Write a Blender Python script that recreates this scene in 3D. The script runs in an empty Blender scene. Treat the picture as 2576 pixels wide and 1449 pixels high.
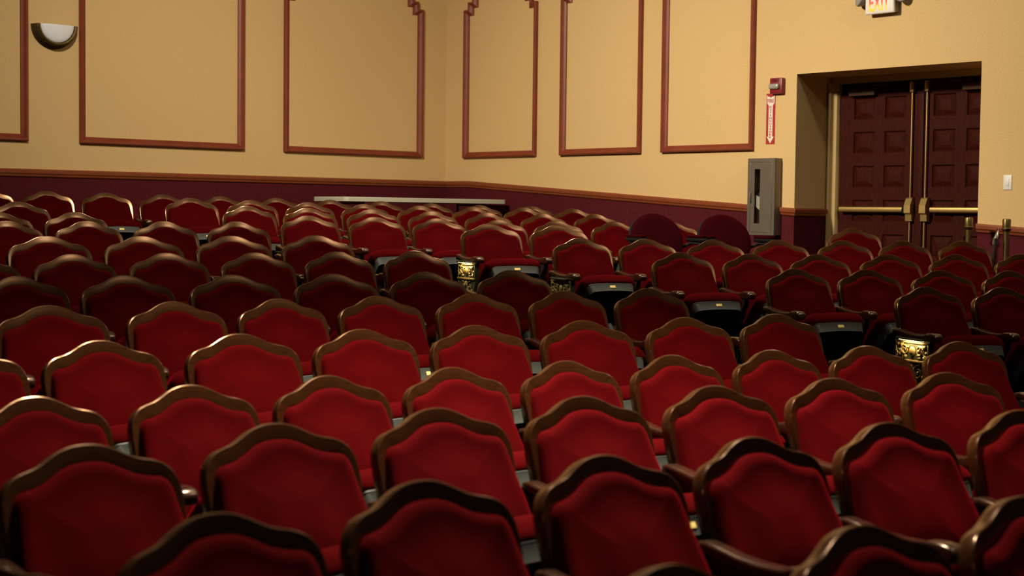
import bpy, bmesh, math, random
from mathutils import Vector, Matrix, Euler

random.seed(7)
PI = math.pi
ZC = 1.52                      # camera height above the floor of the frontmost row
SC = bpy.context.scene
COL = SC.collection

# ------------------------------------------------------------------ camera
PITCH, ROLL, FPX = 0.0489916, 0.0118161, 3800.0
cam_d = bpy.data.cameras.new('camera')
cam_d.sensor_fit = 'HORIZONTAL'
cam_d.sensor_width = 36.0
cam_d.lens = 36.0 * FPX / 2576.0
cam_d.clip_start = 0.1
cam_d.clip_end = 100
cam_d.dof.use_dof = True
cam_d.dof.focus_distance = 10.5
cam_d.dof.aperture_fstop = 3.4
cam = bpy.data.objects.new('camera', cam_d)
COL.objects.link(cam)
c_, s_, cp, sp = math.cos(ROLL), math.sin(ROLL), math.cos(PITCH), math.sin(PITCH)
right = Vector((c_, s_ * sp, s_ * cp))
up = Vector((-s_, c_ * sp, c_ * cp))
fwd = Vector((0, cp, -sp))
mw = Matrix((right, up, -fwd)).transposed().to_4x4()
mw.translation = Vector((0, 0, ZC))
cam.matrix_world = mw
SC.camera = cam

# ------------------------------------------------------------------ world, exposure
SC.view_settings.view_transform = 'Standard'
SC.view_settings.look = 'None'
SC.view_settings.gamma = 1.0
SC.view_settings.use_curve_mapping = False
SC.view_settings.exposure = 0.0
W = bpy.data.worlds.new('hall_dark')
SC.world = W
W.use_nodes = True
W.node_tree.nodes['Background'].inputs[0].default_value = (1.0, 0.82, 0.6, 1)
W.node_tree.nodes['Background'].inputs[1].default_value = 0.010

# ------------------------------------------------------------------ house lights in the ceiling above the picture, plus added fill and soft panels
def lamp(name, loc, aim, power, size=0.5, col=(1.0, 0.86, 0.64), spread=180, shape='DISK', size_y=None):
    d = bpy.data.lights.new(name, 'AREA')
    d.shape = shape
    d.size = size
    if size_y: d.size_y = size_y
    d.energy = power
    d.color = col
    d.spread = math.radians(spread)
    o = bpy.data.objects.new(name, d)
    o.location = Vector(loc) + Vector((0, 0, ZC))
    v = Vector(aim) - Vector(loc)
    o.rotation_euler = v.to_track_quat('-Z', 'Y').to_euler()
    COL.objects.link(o)
    return o

LAMPS = [
    # location (camera-level z), aim, power, size, spread
    ((0.2, 5.8, 4.3), (0.2, 5.4, -1), 175, .35, 66),
    ((-0.2, 4.5, 4.3), (-0.3, 4.9, -1), 24, .35, 130),  # added wide fill for the front rows, not a fixture
    ((-2.4, 9.0, 3.7), (-2.1, 16.5, 0.6), 70, .60, 76),
    ((-3.2, 9.6, 3.7), (3.0, 14.0, 0.6), 132, .60, 82),
    ((5.2, 4.0, 5.6), (1.0, 8.0, -1), 14, 3.2, 175),  # added softbox, gives the wood rims a broad reflection and some fill
    ((5.6, 8.4, 5.6), (2.0, 12.0, -1), 14, 3.0, 175),  # second added softbox, for rim reflections in the rear and right rows
    ((4.5, 4.8, 4.6), (-0.5, 9.0, -.5), 32, .45, 120),
    ((5.2, 8.4, 4.4), (1.0, 12.5, -.3), 22, .45, 120),
    ((-1.2, 13.2, 5.0), (-1.2, 13.3, -1), 42, .35, 72),
    ((1.7, 11.3, 5.0), (1.7, 11.4, -1), 44, .35, 68),
    ((-2.4, 9.4, 5.0), (-2.4, 9.5, -1), 48, .35, 84),
]
for l, a, pw, sz, sprd in LAMPS:
    lamp('house_and_fill_light', l, a, pw, sz, spread=sprd)

# ------------------------------------------------------------------ helpers
def tag(o, label=None, cat=None, group=None, kind=None):
    if label: o['label'] = label
    if cat: o['category'] = cat
    if group: o['group'] = group
    if kind: o['kind'] = kind
    return o

class MB:
    """collects geometry for ONE mesh"""
    def __init__(self):
        self.v = []; self.f = []; self.m = []
    def add(self, vs, fs, mi=0):
        b = len(self.v)
        self.v += [tuple(p) for p in vs]
        for f in fs:
            self.f.append([b + i for i in f]); self.m.append(mi)
    def box(self, x0, x1, y0, y1, z0, z1, mi=0):
        vs = [(x, y, z) for x in (x0, x1) for y in (y0, y1) for z in (z0, z1)]
        fs = [(0, 1, 3, 2), (4, 6, 7, 5), (0, 4, 5, 1), (2, 3, 7, 6), (0, 2, 6, 4), (1, 5, 7, 3)]
        self.add(vs, fs, mi)
    def rbox(self, x0, x1, y0, y1, z0, z1, r=.01, seg=2, mi=0):
        bm = bmesh.new()
        bmesh.ops.create_cube(bm, size=1)
        for v in bm.verts:
            v.co = Vector(((x0 + x1) / 2 + v.co.x * (x1 - x0), (y0 + y1) / 2 + v.co.y * (y1 - y0), (z0 + z1) / 2 + v.co.z * (z1 - z0)))
        bmesh.ops.bevel(bm, geom=bm.edges[:], offset=r, segments=seg, profile=.5, affect='EDGES')
        bm.verts.index_update()
        self.add([v.co.copy() for v in bm.verts], [[v.index for v in f.verts] for f in bm.faces], mi)
        bm.free()
    def loft(self, loops, cap0=True, cap1=True, mi=0, closed=True):
        n = len(loops[0]); vs = []; fs = []
        for L in loops: vs += list(L)
        for a in range(len(loops) - 1):
            for i in range(n if closed else n - 1):
                j = (i + 1) % n
                fs.append((a * n + i, a * n + j, (a + 1) * n + j, (a + 1) * n + i))
        if cap0: fs.append(tuple(reversed(range(n))))
        if cap1: fs.append(tuple((len(loops) - 1) * n + i for i in range(n)))
        self.add(vs, fs, mi)
    def prism(self, poly, axis, a, b, mi=0):
        """poly of (p,q); extruded along axis between a and b; (p,q) fill the other two axes in order"""
        def mk(p, q, t):
            return {'x': (t, p, q), 'y': (p, t, q), 'z': (p, q, t)}[axis]
        self.loft([[mk(p, q, a) for p, q in poly], [mk(p, q, b) for p, q in poly]], mi=mi)
    def lathe(self, prof, center=(0, 0, 0), n=24, a0=0, a1=2 * PI, mi=0, axis='z'):
        full = abs(a1 - a0 - 2 * PI) < 1e-6
        k = n if full else n + 1
        loops = []
        for i in range(k):
            a = a0 + (a1 - a0) * i / n
            L = []
            for r, h in prof:
                p = (r * math.cos(a), r * math.sin(a), h)
                if axis == 'y': p = (r * math.cos(a), h, r * math.sin(a))
                if axis == 'x': p = (h, r * math.cos(a), r * math.sin(a))
                L.append((p[0] + center[0], p[1] + center[1], p[2] + center[2]))
            loops.append(L)
        m = len(prof); vs = [p for L in loops for p in L]; fs = []
        for i in range(n):
            j = (i + 1) % k
            for q in range(m - 1):
                fs.append((i * m + q, j * m + q, j * m + q + 1, i * m + q + 1))
        self.add(vs, fs, mi)
    def tube(self, path, r, n=8, mi=0, caps=True):
        path = [Vector(p) for p in path]
        rs = r if isinstance(r, (list, tuple)) else [r] * len(path)
        loops = []; prev = None
        for i, p in enumerate(path):
            t = (path[min(i + 1, len(path) - 1)] - path[max(i - 1, 0)]).normalized()
            if prev is None:
                ref = Vector((0, 0, 1)) if abs(t.z) < .9 else Vector((1, 0, 0))
                a = t.cross(ref).normalized()
            else:
                a = (prev - t * prev.dot(t)).normalized()
            prev = a; b = t.cross(a)
            loops.append([p + a * (rs[i] * math.cos(2 * PI * k / n)) + b * (rs[i] * math.sin(2 * PI * k / n)) for k in range(n)])
        self.loft(loops, caps, caps, mi)
    def ball(self, c, r, n=10, mi=0):
        rx, ry, rz = r if isinstance(r, (list, tuple)) else (r, r, r)
        bm = bmesh.new()
        bmesh.ops.create_uvsphere(bm, u_segments=n * 2, v_segments=n, radius=1)
        bm.verts.index_update()
        self.add([(c[0] + v.co.x * rx, c[1] + v.co.y * ry, c[2] + v.co.z * rz) for v in bm.verts],
                 [[v.index for v in f.verts] for f in bm.faces], mi)
        bm.free()
    def mesh(self, name, mats, smooth=40, mirror_x=False):
        me = bpy.data.meshes.new(name)
        vs = [(-x, y, z) for x, y, z in self.v] if mirror_x else self.v
        me.from_pydata(vs, [], self.f)
        if not isinstance(mats, (list, tuple)): mats = [mats]
        for m in mats: me.materials.append(m)
        me.polygons.foreach_set('material_index', self.m)
        bm = bmesh.new(); bm.from_mesh(me)
        bmesh.ops.recalc_face_normals(bm, faces=bm.faces[:])
        bm.to_mesh(me); bm.free()
        if smooth:
            me.polygons.foreach_set('use_smooth', [True] * len(me.polygons))
            me.set_sharp_from_angle(angle=math.radians(smooth))
        me.update()
        return me
    def obj(self, name, mats, parent=None, smooth=40, loc=None, rotz=None):
        return mobj(name, self.mesh(name, mats, smooth), parent, loc, rotz)

def mobj(name, me, parent=None, loc=None, rotz=None):
    o = bpy.data.objects.new(name, me)
    COL.objects.link(o)
    if parent: o.parent = parent
    if loc: o.location = loc
    if rotz is not None: o.rotation_euler = (0, 0, rotz)
    return o

def empty(name, loc=(0, 0, 0), rotz=0.0):
    o = bpy.data.objects.new(name, None)
    o.empty_display_size = .1
    COL.objects.link(o)
    o.location = loc; o.rotation_euler = (0, 0, rotz)
    return o

def copy_tree(o, parent=None):
    c = o.copy(); COL.objects.link(c)
    if parent: c.parent = parent
    for ch in list(KIDS.get(o.name, [])):
        copy_tree(ch, c)
    return c
KIDS = {}

def text_mesh(txt, w, h, depth, align='CENTER'):
    """letters as a mesh, scaled to width w and height h, centred, in the x/z plane, front face at y=-depth"""
    cu = bpy.data.curves.new('letters', 'FONT')
    cu.body = txt; cu.size = 1; cu.extrude = .5; cu.offset = 0.012
    o = bpy.data.objects.new('letters', cu); COL.objects.link(o)
    dg = bpy.context.evaluated_depsgraph_get()
    me = bpy.data.meshes.new_from_object(o.evaluated_get(dg))
    bpy.data.objects.remove(o); bpy.data.curves.remove(cu)
    xs = [v.co.x for v in me.vertices]; ys = [v.co.y for v in me.vertices]
    x0, x1, y0, y1 = min(xs), max(xs), min(ys), max(ys)
    vs = [((v.co.x - (x0 + x1) / 2) / (x1 - x0) * w, -(v.co.z + .5) * depth, (v.co.y - (y0 + y1) / 2) / (y1 - y0) * h) for v in me.vertices]
    fs = [list(p.vertices) for p in me.polygons]
    bpy.data.meshes.remove(me)
    return vs, fs

# ------------------------------------------------------------------ materials
def mat(name, col, rough=.5, metal=0.0, spec=.5, noise=0.0, nscale=20.0, bump=0.0, bscale=200.0, emit=None, estr=0.0,
        sheen=0.0, sheen_tint=None, coat=0.0, stint=None, stretch=None, vary=0.0, detail=4.0, col2=None):
    m = bpy.data.materials.new(name); m.use_nodes = True
    nt = m.node_tree; b = nt.nodes['Principled BSDF']
    b.inputs['Base Color'].default_value = (*col, 1)
    b.inputs['Roughness'].default_value = rough
    b.inputs['Metallic'].default_value = metal
    b.inputs['Specular IOR Level'].default_value = spec
    b.inputs['Coat Weight'].default_value = coat
    b.inputs['Coat Roughness'].default_value = .2
    if stint: b.inputs['Specular Tint'].default_value = (*stint, 1)
    b.inputs['Sheen Weight'].default_value = sheen
    if sheen:
        b.inputs['Sheen Roughness'].default_value = .45
        b.inputs['Sheen Tint'].default_value = (*(sheen_tint or col), 1)
    if emit:
        b.inputs['Emission Color'].default_value = (*emit, 1)
        b.inputs['Emission Strength'].default_value = estr
    tc = nt.nodes.new('ShaderNodeTexCoord')
    src = tc.outputs['Object']
    if stretch:
        mp = nt.nodes.new('ShaderNodeMapping'); mp.inputs['Scale'].default_value = stretch
        nt.links.new(src, mp.inputs['Vector']); srcn = mp.outputs['Vector']
    else:
        srcn = src
    if noise or col2:
        n = nt.nodes.new('ShaderNodeTexNoise'); n.inputs['Scale'].default_value = nscale; n.inputs['Detail'].default_value = detail
        nt.links.new(srcn, n.inputs['Vector'])
        mix = nt.nodes.new('ShaderNodeMix'); mix.data_type = 'RGBA'
        ca = tuple(c * (1 - noise) for c in col); cb = col2 or tuple(min(1, c * (1 + noise)) for c in col)
        mix.inputs['A'].default_value = (*ca, 1); mix.inputs['B'].default_value = (*cb, 1)
        rmp = nt.nodes.new('ShaderNodeMapRange'); rmp.inputs[1].default_value = .3; rmp.inputs[2].default_value = .7
        nt.links.new(n.outputs['Fac'], rmp.inputs[0]); nt.links.new(rmp.outputs[0], mix.inputs['Factor'])
        out = mix.outputs['Result']
        if vary:
            oi = nt.nodes.new('ShaderNodeObjectInfo')
            mr = nt.nodes.new('ShaderNodeMapRange'); mr.inputs[3].default_value = 1 - vary; mr.inputs[4].default_value = 1 + vary
            nt.links.new(oi.outputs['Random'], mr.inputs[0])
            mu = nt.nodes.new('ShaderNodeMix'); mu.data_type = 'RGBA'; mu.blend_type = 'MULTIPLY'; mu.inputs['Factor'].default_value = 1
            nt.links.new(out, mu.inputs['A']); nt.links.new(mr.outputs[0], mu.inputs['B'])
            out = mu.outputs['Result']
        nt.links.new(out, b.inputs['Base Color'])
    if bump:
        n2 = nt.nodes.new('ShaderNodeTexNoise'); n2.inputs['Scale'].default_value = bscale; n2.inputs['Detail'].default_value = 3
        nt.links.new(srcn, n2.inputs['Vector'])
        bp = nt.nodes.new('ShaderNodeBump'); bp.inputs['Strength'].default_value = bump; bp.inputs['Distance'].default_value = .01
        nt.links.new(n2.outputs['Fac'], bp.inputs['Height']); nt.links.new(bp.outputs['Normal'], b.inputs['Normal'])
    return m

M = {
    'wall': mat('cream_plaster', (.70, .49, .232), .85, spec=.2, noise=.06, nscale=70, bump=.12, bscale=60),
    'wainscot': mat('burgundy_paint', (.088, .0115, .018), .8, spec=.06, noise=.12, nscale=30, bump=.1, bscale=90),
    'trim': mat('red_brown_trim', (.22, .041, .018), .45, spec=.4, noise=.12, nscale=8),
    'rail': mat('rust_rail_paint', (.24, .058, .020), .45, spec=.4, noise=.10, nscale=8),
    'carpet': mat('dark_carpet', (.020, .010, .010), 1.0, spec=.05, noise=.4, nscale=60, bump=.4, bscale=400),
    'velvet': mat('red_velvet', (.046, .0006, .0012), .95, spec=.02, noise=.10, nscale=9, bump=.08, bscale=350, sheen=.15, sheen_tint=(.9, .012, .035)),
    'wood': mat('varnished_wood', (.033, .0105, .0032), .24, spec=1.0, stint=(1, .50, .22), noise=.30, nscale=26, stretch=(.35, 3.0, 2.2), coat=.3, vary=.18),
    'armwood': mat('dark_arm_wood', (.026, .009, .005), .25, spec=.7, stint=(1, .72, .5), noise=.3, nscale=24, stretch=(3, .4, 3), coat=.3),
    'pan': mat('grey_pan_plastic', (.046, .052, .046), .5, spec=.4),
    'panblack': mat('black_pan_board', (.006, .008, .007), .7, spec=.2),
    'plate': mat('yellow_number_plate', (.80, .62, .20), .4, spec=.5),
    'castiron': mat('dark_green_cast_iron', (.030, .035, .018), .5, metal=.2, noise=.3, nscale=30),
    'blackmetal': mat('black_metal', (.010, .010, .010), .5, metal=.2),
    'gilt': mat('gilded_relief', (.17, .122, .040), .45, metal=.4, noise=.25, nscale=60),
    'brass': mat('satin_brass', (.60, .42, .15), .38, metal=.9, noise=.08, nscale=20),
    'oldbrass': mat('aged_brass', (.20, .14, .050), .36, metal=.85, noise=.2, nscale=25),
    'bronze': mat('dark_bronze', (.17, .12, .042), .36, metal=.85, noise=.25, nscale=40),
    'door': mat('dark_mahogany', (.044, .0074, .0046), .55, spec=.06, noise=.25, nscale=14, stretch=(5, 5, .5)),
    'frame': mat('tan_door_frame', (.52, .38, .16), .6, spec=.3),
    'white': mat('white_plastic', (.86, .84, .80), .45),
    'glass': mat('frosted_glass', (.86, .90, .98), .35, spec=.5),
    'steel': mat('painted_grey_steel', (.165, .140, .110), .40, metal=.35, noise=.06, nscale=10),
    'darksteel': mat('dark_cabinet_inside', (.13, .12, .10), .6),
    'redplastic': mat('red_plastic', (.22, .010, .018), .4),
    'signred': mat('sign_red', (.42, .018, .020), .5),
    'signwhite': mat('sign_white', (.82, .78, .70), .5),
    'chrome': mat('chrome', (.75, .74, .70), .18, metal=1),
    'table': mat('off_white_table', (.50, .50, .40), .5),
    'black': mat('black_rubber', (.005, .005, .006), .7, spec=.15),
    'darkvelvet': mat('maroon_upholstery', (.020, .0006, .0022), .95, spec=.02, noise=.1, nscale=12, sheen=.05, sheen_tint=(.8, .06, .08)),
    'closer': mat('bronze_paint', (.085, .045, .028), .5, spec=.2),
    'strobe': mat('silver_strobe', (.50, .49, .46), .25, metal=.4),
    'rope': mat('maroon_rope', (.026, .003, .006), .9, bump=.3, bscale=120),
    'lens': mat('lamp_lens', (.3, .3, .28), .25, noise=.5, nscale=180),
    'lampglow': mat('aisle_lamp_glow', (1, .8, .4), .4, emit=(1.0, .72, .30), estr=6.0),
}
def pane_mat():
    """thin clear pane: mostly see-through with a faint mirror reflection"""
    m = bpy.data.materials.new('clear_pane'); m.use_nodes = True
    nt = m.node_tree; nt.nodes.clear()
    o = nt.nodes.new('ShaderNodeOutputMaterial'); mx = nt.nodes.new('ShaderNodeMixShader')
    t = nt.nodes.new('ShaderNodeBsdfTransparent'); g = nt.nodes.new('ShaderNodeBsdfGlossy')
    t.inputs[0].default_value = (.86, .86, .84, 1); g.inputs[1].default_value = .05
    mx.inputs[0].default_value = .07
    nt.links.new(t.outputs[0], mx.inputs[1]); nt.links.new(g.outputs[0], mx.inputs[2]); nt.links.new(mx.outputs[0], o.inputs[0])
    return m
M['pane'] = pane_mat()
def exit_mat():
    m = bpy.data.materials.new('exit_letters_lit'); m.use_nodes = True
    nt = m.node_tree; b = nt.nodes['Principled BSDF']
    b.inputs['Base Color'].default_value = (.5, .03, .02, 1)
    tc = nt.nodes.new('ShaderNodeTexCoord'); sx = nt.nodes.new('ShaderNodeSeparateXYZ')
    nt.links.new(tc.outputs['Object'], sx.inputs[0])
    mr = nt.nodes.new('ShaderNodeMapRange'); mr.inputs[1].default_value = .02; mr.inputs[2].default_value = .15
    nt.links.new(sx.outputs['Z'], mr.inputs[0])
    cr = nt.nodes.new('ShaderNodeValToRGB')
    e = cr.color_ramp.elements
    e[0].position = .34; e[0].color = (.95, .72, .03, 1)
    e[1].position = .80; e[1].color = (.55, .03, .035, 1)
    k = cr.color_ramp.elements.new(.58); k.color = (.80, .16, .04, 1)
    nt.links.new(mr.outputs[0], cr.inputs[0])
    nt.links.new(cr.outputs[0], b.inputs['Emission Color'])
    b.inputs['Emission Strength'].default_value = .9
    return m
M['exit'] = exit_mat()

# ------------------------------------------------------------------ room frames: two walls meeting in the far corner
CX0, CY0 = -0.802, 18.0
TL, TR = math.radians(41.0), math.radians(-46.5)
def frame(theta, x, y, z):
    return (CX0 + x * math.cos(theta) - y * math.sin(theta), CY0 + x * math.sin(theta) + y * math.cos(theta), z + ZC)
def onL(x, y, z): return frame(TL, x, y, z)       # x: to the right along the rear wall (0 = corner), y: into the wall
def onR(x, y, z): return frame(TR, x, y, z)       # x: to the right along the side wall (0 = corner)

# ------------------------------------------------------------------ seating plan: crest of every seat (x, y, height from camera level)
SCX, SCY = 8.357, -6.205                          # centre the curved rows face
HC = 0.88                                         # crest above the floor
ROWS = {
    'Z': [[0.283, 2.728, -0.635], [0.722, 3.106, -0.635], [1.174, 3.459, -0.637]],
    'A': [[-0.955, 2.752, -0.642], [-0.614, 3.092, -0.622], [-0.209, 3.467, -0.616], [0.229, 3.838, -0.61], [0.667, 4.177, -0.61], [1.124, 4.5, -0.607], [1.627, 4.824, -0.607]],
    'B': [[-1.093, 3.836, -0.603], [-0.67, 4.218, -0.592], [-0.234, 4.58, -0.591], [0.227, 4.932, -0.594], [0.705, 5.266, -0.589], [1.184, 5.571, -0.59], [1.691, 5.865, -0.597]],
    'C': [[-1.461, 4.643, -0.579], [-1.074, 4.98, -0.577], [-0.654, 5.321, -0.579], [-0.214, 5.652, -0.575], [0.22, 5.955, -0.577], [0.639, 6.225, -0.575], [1.124, 6.513, -0.57], [1.577, 6.76, -0.573], [2.078, 7.01, -0.563]],
    'D': [[-1.972, 5.368, -0.5], [-1.569, 5.715, -0.496], [-1.105, 6.087, -0.494], [-0.646, 6.427, -0.497], [-0.167, 6.755, -0.502], [0.33, 7.068, -0.491], [0.841, 7.364, -0.496], [1.332, 7.625, -0.484]],
    'E': [[-2.004, 6.509, -0.419], [-1.547, 6.868, -0.416], [-1.111, 7.187, -0.416], [-0.676, 7.484, -0.412], [-0.203, 7.785, -0.412], [0.272, 8.065, -0.406], [0.704, 8.301, -0.395]],
    'P': [[2.491, 9.111, -0.406], [3.013, 9.301, -0.417]],
    'F': [[-2.402, 7.316, -0.324], [-1.967, 7.651, -0.333], [-1.486, 7.997, -0.339], [-0.99, 8.328, -0.342], [-0.499, 8.632, -0.337], [-0.008, 8.914, -0.326]],
    'Q': [[1.829, 9.794, -0.328], [2.34, 9.993, -0.34], [2.88, 10.183, -0.343], [3.404, 10.349, -0.349]],
    'G': [[-2.844, 8.1, -0.293], [-2.45, 8.4, -0.247], [-2.0, 8.723, -0.243], [-1.54, 9.031, -0.246], [-1.075, 9.324, -0.243], [-0.633, 9.583, -0.234]],
    'R': [[1.16, 10.478, -0.245], [1.677, 10.691, -0.264], [2.194, 10.887, -0.265], [2.748, 11.076, -0.261], [3.293, 11.244, -0.262], [3.824, 11.389, -0.254]],
    'H': [[-2.843, 9.224, -0.166], [-2.352, 9.568, -0.166], [-1.845, 9.901, -0.162], [-1.334, 10.213, -0.155]],
    'S': [[0.492, 11.162, -0.167], [0.999, 11.383, -0.176], [1.536, 11.598, -0.182], [2.071, 11.794, -0.176], [2.626, 11.978, -0.179], [3.128, 12.129, -0.176], [3.627, 12.264, -0.176]],
    'I': [[-3.34, 10.002, -0.084], [-2.912, 10.302, -0.08], [-2.451, 10.608, -0.079], [-1.991, 10.895, -0.074]],
    'T': [[-0.19, 11.862, -0.076], [0.351, 12.108, -0.087]],
    'J': [[-3.706, 10.886, -0.029], [-3.248, 11.2, -0.017]],
    'U': [[-1.648, 12.167, -0.028], [-1.135, 12.437, -0.036], [-0.634, 12.684, -0.04], [-0.119, 12.92, -0.052], [0.38, 13.134, -0.053], [0.894, 13.338, -0.055], [1.423, 13.532, -0.061]],
    'K': [[-3.898, 11.901, 0.058]],
    'X': [[-2.267, 12.904, 0.048], [-1.783, 13.165, 0.031], [-1.254, 13.433, 0.032], [-0.738, 13.677, 0.014], [-0.238, 13.898, 0.009], [0.277, 14.111, 0.004], [0.77, 14.3, 0.01]],
    'W': [[-2.911, 13.634, 0.12], [-2.414, 13.909, 0.1], [-1.919, 14.166, 0.09], [-1.422, 14.409, 0.078], [-0.906, 14.646, 0.071], [-0.392, 14.867, 0.062], [0.109, 15.068, 0.073], [0.6, 15.252, 0.056]],
    'V': [[-4.746, 13.628, 0.177], [-4.292, 13.92, 0.166], [-3.828, 14.205, 0.161], [-3.351, 14.482, 0.151], [-2.852, 14.757, 0.141], [-2.35, 15.017, 0.135], [-1.847, 15.264, 0.119], [-1.354, 15.491, 0.119], [-0.848, 15.711, 0.098], [-0.357, 15.91, 0.084], [0.189, 16.118, 0.079]],
    'Y': [[2.915, 12.98, -0.085]],
}
for k_, i_, p_ in (('G', 0, [-2.872, 8.070, -.262]), ('A', 0, [-1.018, 2.695, -.640]), ('E', 6, [.745, 8.325, -.397])):
    ROWS[k_][i_] = p_
for k_ in ROWS:
    for n_ in range(30):
        for i_ in range(len(ROWS[k_]) - 1):
            a_, b_ = ROWS[k_][i_], ROWS[k_][i_ + 1]
            g_ = math.dist(a_[:2], b_[:2])
            if g_ < .535:
                for j_ in (0, 1):
                    d_ = (b_[j_] - a_[j_]) / g_ * (.536 - g_) / 2
                    a_[j_] -= d_; b_[j_] += d_
ORDER = [('Z',), ('A',), ('B',), ('C',), ('D',), ('E', 'P'), ('F', 'Q'), ('G', 'R'), ('H', 'S'), ('I', 'T', 'Y'), ('J', 'U'), ('K', 'X'), ('W',), ('V',)]
RAD = [12.04, 12.92, 13.79, 14.63, 15.51, 16.4, 17.28, 18.17, 19.06, 19.99, 20.92, 21.86, 22.82, 23.77]
ZTOP = [-.636, -.617, -.594, -.574, -.495, -.411, -.336, -.255, -.171, -.08, -.041, .026, .081, .13]
PROF = [(8.0, -1.52), (12.04, -1.518)] + [(r, z - HC) for r, z in list(zip(RAD, ZTOP))[1:]] + [(24.05, -.745), (24.45, -.61), (40, -.60)]
def prof(r):
    if r <= PROF[0][0]: return PROF[0][1]
    for (a, za), (b, zb) in zip(PROF, PROF[1:]):
        if r <= b: return za + (zb - za) * (r - a) / (b - a)
    return PROF[-1][1]
RES = []
for names in ORDER:
    for nm in names:
        for x, y, z in ROWS[nm]:
            RES.append((x, y, z - HC - prof(math.hypot(x - SCX, y - SCY))))
def floor_z(x, y):
    """camera-level height of the raked floor"""
    num = 0; den = .15
    for a, b, r in RES:
        d2 = (x - a) ** 2 + (y - b) ** 2
        if d2 < 3:
            w = math.exp(-d2 / .25); num += w * r; den += w
    return prof(math.hypot(x - SCX, y - SCY)) + num / den

# ------------------------------------------------------------------ floor
fl = MB()
NA, NB = 92, 110
def grid(a0, a1, na, b0, b1, nb):
    vs = []
    for i in range(na + 1):
        for j in range(nb + 1):
            a = a0 + (a1 - a0) * i / na; b = b0 + (b1 - b0) * j / nb
            x = CX0 - a * math.cos(TL) + b * math.cos(TR)
            y = CY0 - a * math.sin(TL) + b * math.sin(TR)
            vs.append((x, y, floor_z(x, y) + ZC))
    fs = [(i * (nb + 1) + j, (i + 1) * (nb + 1) + j, (i + 1) * (nb + 1) + j + 1, i * (nb + 1) + j + 1) for i in range(na) for j in range(nb)]
    fl.add(vs, fs)
grid(0, 11.0, NA, 0, 16.5, NB)
grid(-.7, 0, 3, 5.04, 6.95, 10)
tag(fl.obj('floor', M['carpet']), kind='structure')

# ------------------------------------------------------------------ walls (cream above, burgundy dado below the rail)
ZB, ZT = -2.3, 5.6
def rail_top(x): return .38 if x < .4 else .405 - .0632 * x
wl = MB()
wl.prism([(-11.2, .34), (0.3, .34), (0.3, ZT), (-11.2, ZT)], 'y', 0, .3, 0)
wl.prism([(-11.2, ZB), (0.3, ZB), (0.3, .34), (-11.2, .34)], 'y', 0, .3, 1)
tag(wl.obj('wall_left', [M['wall'], M['wainscot']], loc=onL(0, 0, 0), rotz=TL, smooth=0), kind='structure')
wr = MB()
D0, D1, DT, DEP = 5.04, 6.95, 1.35, .66
zr = lambda x: rail_top(x) - .04
wr.prism([(-.3, .34), (.4, .34), (D0, zr(D0)), (D0, DT), (-.3, DT)], 'y', 0, DEP, 0)
wr.prism([(-.3, ZB), (D0, ZB), (D0, zr(D0)), (.4, .34), (-.3, .34)], 'y', 0, DEP, 1)
wr.prism([(D1, zr(D1)), (16.6, zr(16.6)), (16.6, DT), (D1, DT)], 'y', 0, DEP, 0)
wr.prism([(D1, ZB), (16.6, ZB), (16.6, zr(16.6)), (D1, zr(D1))], 'y', 0, DEP, 1)
wr.prism([(-.3, DT), (16.6, DT), (16.6, ZT), (-.3, ZT)], 'y', 0, DEP, 0)
tag(wr.obj('wall_right', [M['wall'], M['wainscot']], loc=onR(0, 0, 0), rotz=TR, smooth=0), kind='structure')

# ------------------------------------------------------------------ mouldings
TRIM = [0]
def trim_obj(mb, m, theta):
    TRIM[0] += 1
    o = mb.obj('trim_%d' % TRIM[0], m, loc=frame(theta, 0, 0, 0), rotz=theta, smooth=30)
    return tag(o, kind='structure')

RPROF = [(0, 0), (.012, 0), (.020, .008), (.022, .020), (.034, .034), (.036, .060), (.028, .074), (0, .076)]
mb = MB()
mb.loft([[(x, -h, .304 + z) for h, z in RPROF] for x in (-11.2, -.002)])
trim_obj(mb, M['rail'], TL)
mb = MB()
loops = []
for x in (.002, .40, D0): loops.append([(x + (h if x == D0 else 0), -h, rail_top(x) - .076 + z) for h, z in RPROF])
loops.append([(D0 + h, .50, rail_top(D0) - .076 + z) for h, z in RPROF])
mb.loft(loops); trim_obj(mb, M['rail'], TR)
mb = MB()
mb.loft([[(x, -h, rail_top(x) - .076 + z) for h, z in RPROF] for x in (D1 + .002, 16.6)])
trim_obj(mb, M['rail'], TR)

MPROF = [(0, 0), (0, .040), (.010, .052), (.024, .050), (.036, .030), (.050, .022), (.064, .014), (.068, 0)]
def panel_frame(x0, x1, theta):
    zb, z1, dx, dz, n = .645, 2.36, .073, .086, 5
    L = [(x0, zb), (x1, zb), (x1, z1)]
    for i in range(n):
        L.append((x1 - dx * (i + 1), z1 + dz * i)); L.append((x1 - dx * (i + 1), z1 + dz * (i + 1)))
    for i in range(n, 0, -1):
        L.append((x0 + dx * i, z1 + dz * i)); L.append((x0 + dx * i, z1 + dz * (i - 1)))
    L.append((x0, z1))
    mb = MB(); k = len(L); loops = []
    for i, (x, z) in enumerate(L):
        px, pz = L[i - 1]; nx, nz = L[(i + 1) % k]
        d1 = Vector((x - px, z - pz)).normalized(); d2 = Vector((nx - x, nz - z)).normalized()
        n1 = Vector((-d1.y, d1.x)); n2 = Vector((-d2.y, d2.x))
        mv = (n1 + n2); mv = mv / max(.2, mv.dot(n1))
        loops.append([(x + mv.x * s, -h, z + mv.y * s) for s, h in MPROF])
    loops.append(loops[0])
    mb.loft(loops, False, False)
    return trim_obj(mb, M['trim'], theta)
for a, b in ((-7.0, -5.155), (-4.625, -2.77), (-2.265, -.375)): panel_frame(a, b, TL)
for a, b in ((.335, 1.54), (1.925, 3.10), (3.385, 4.555)): panel_frame(a, b, TR)

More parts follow.
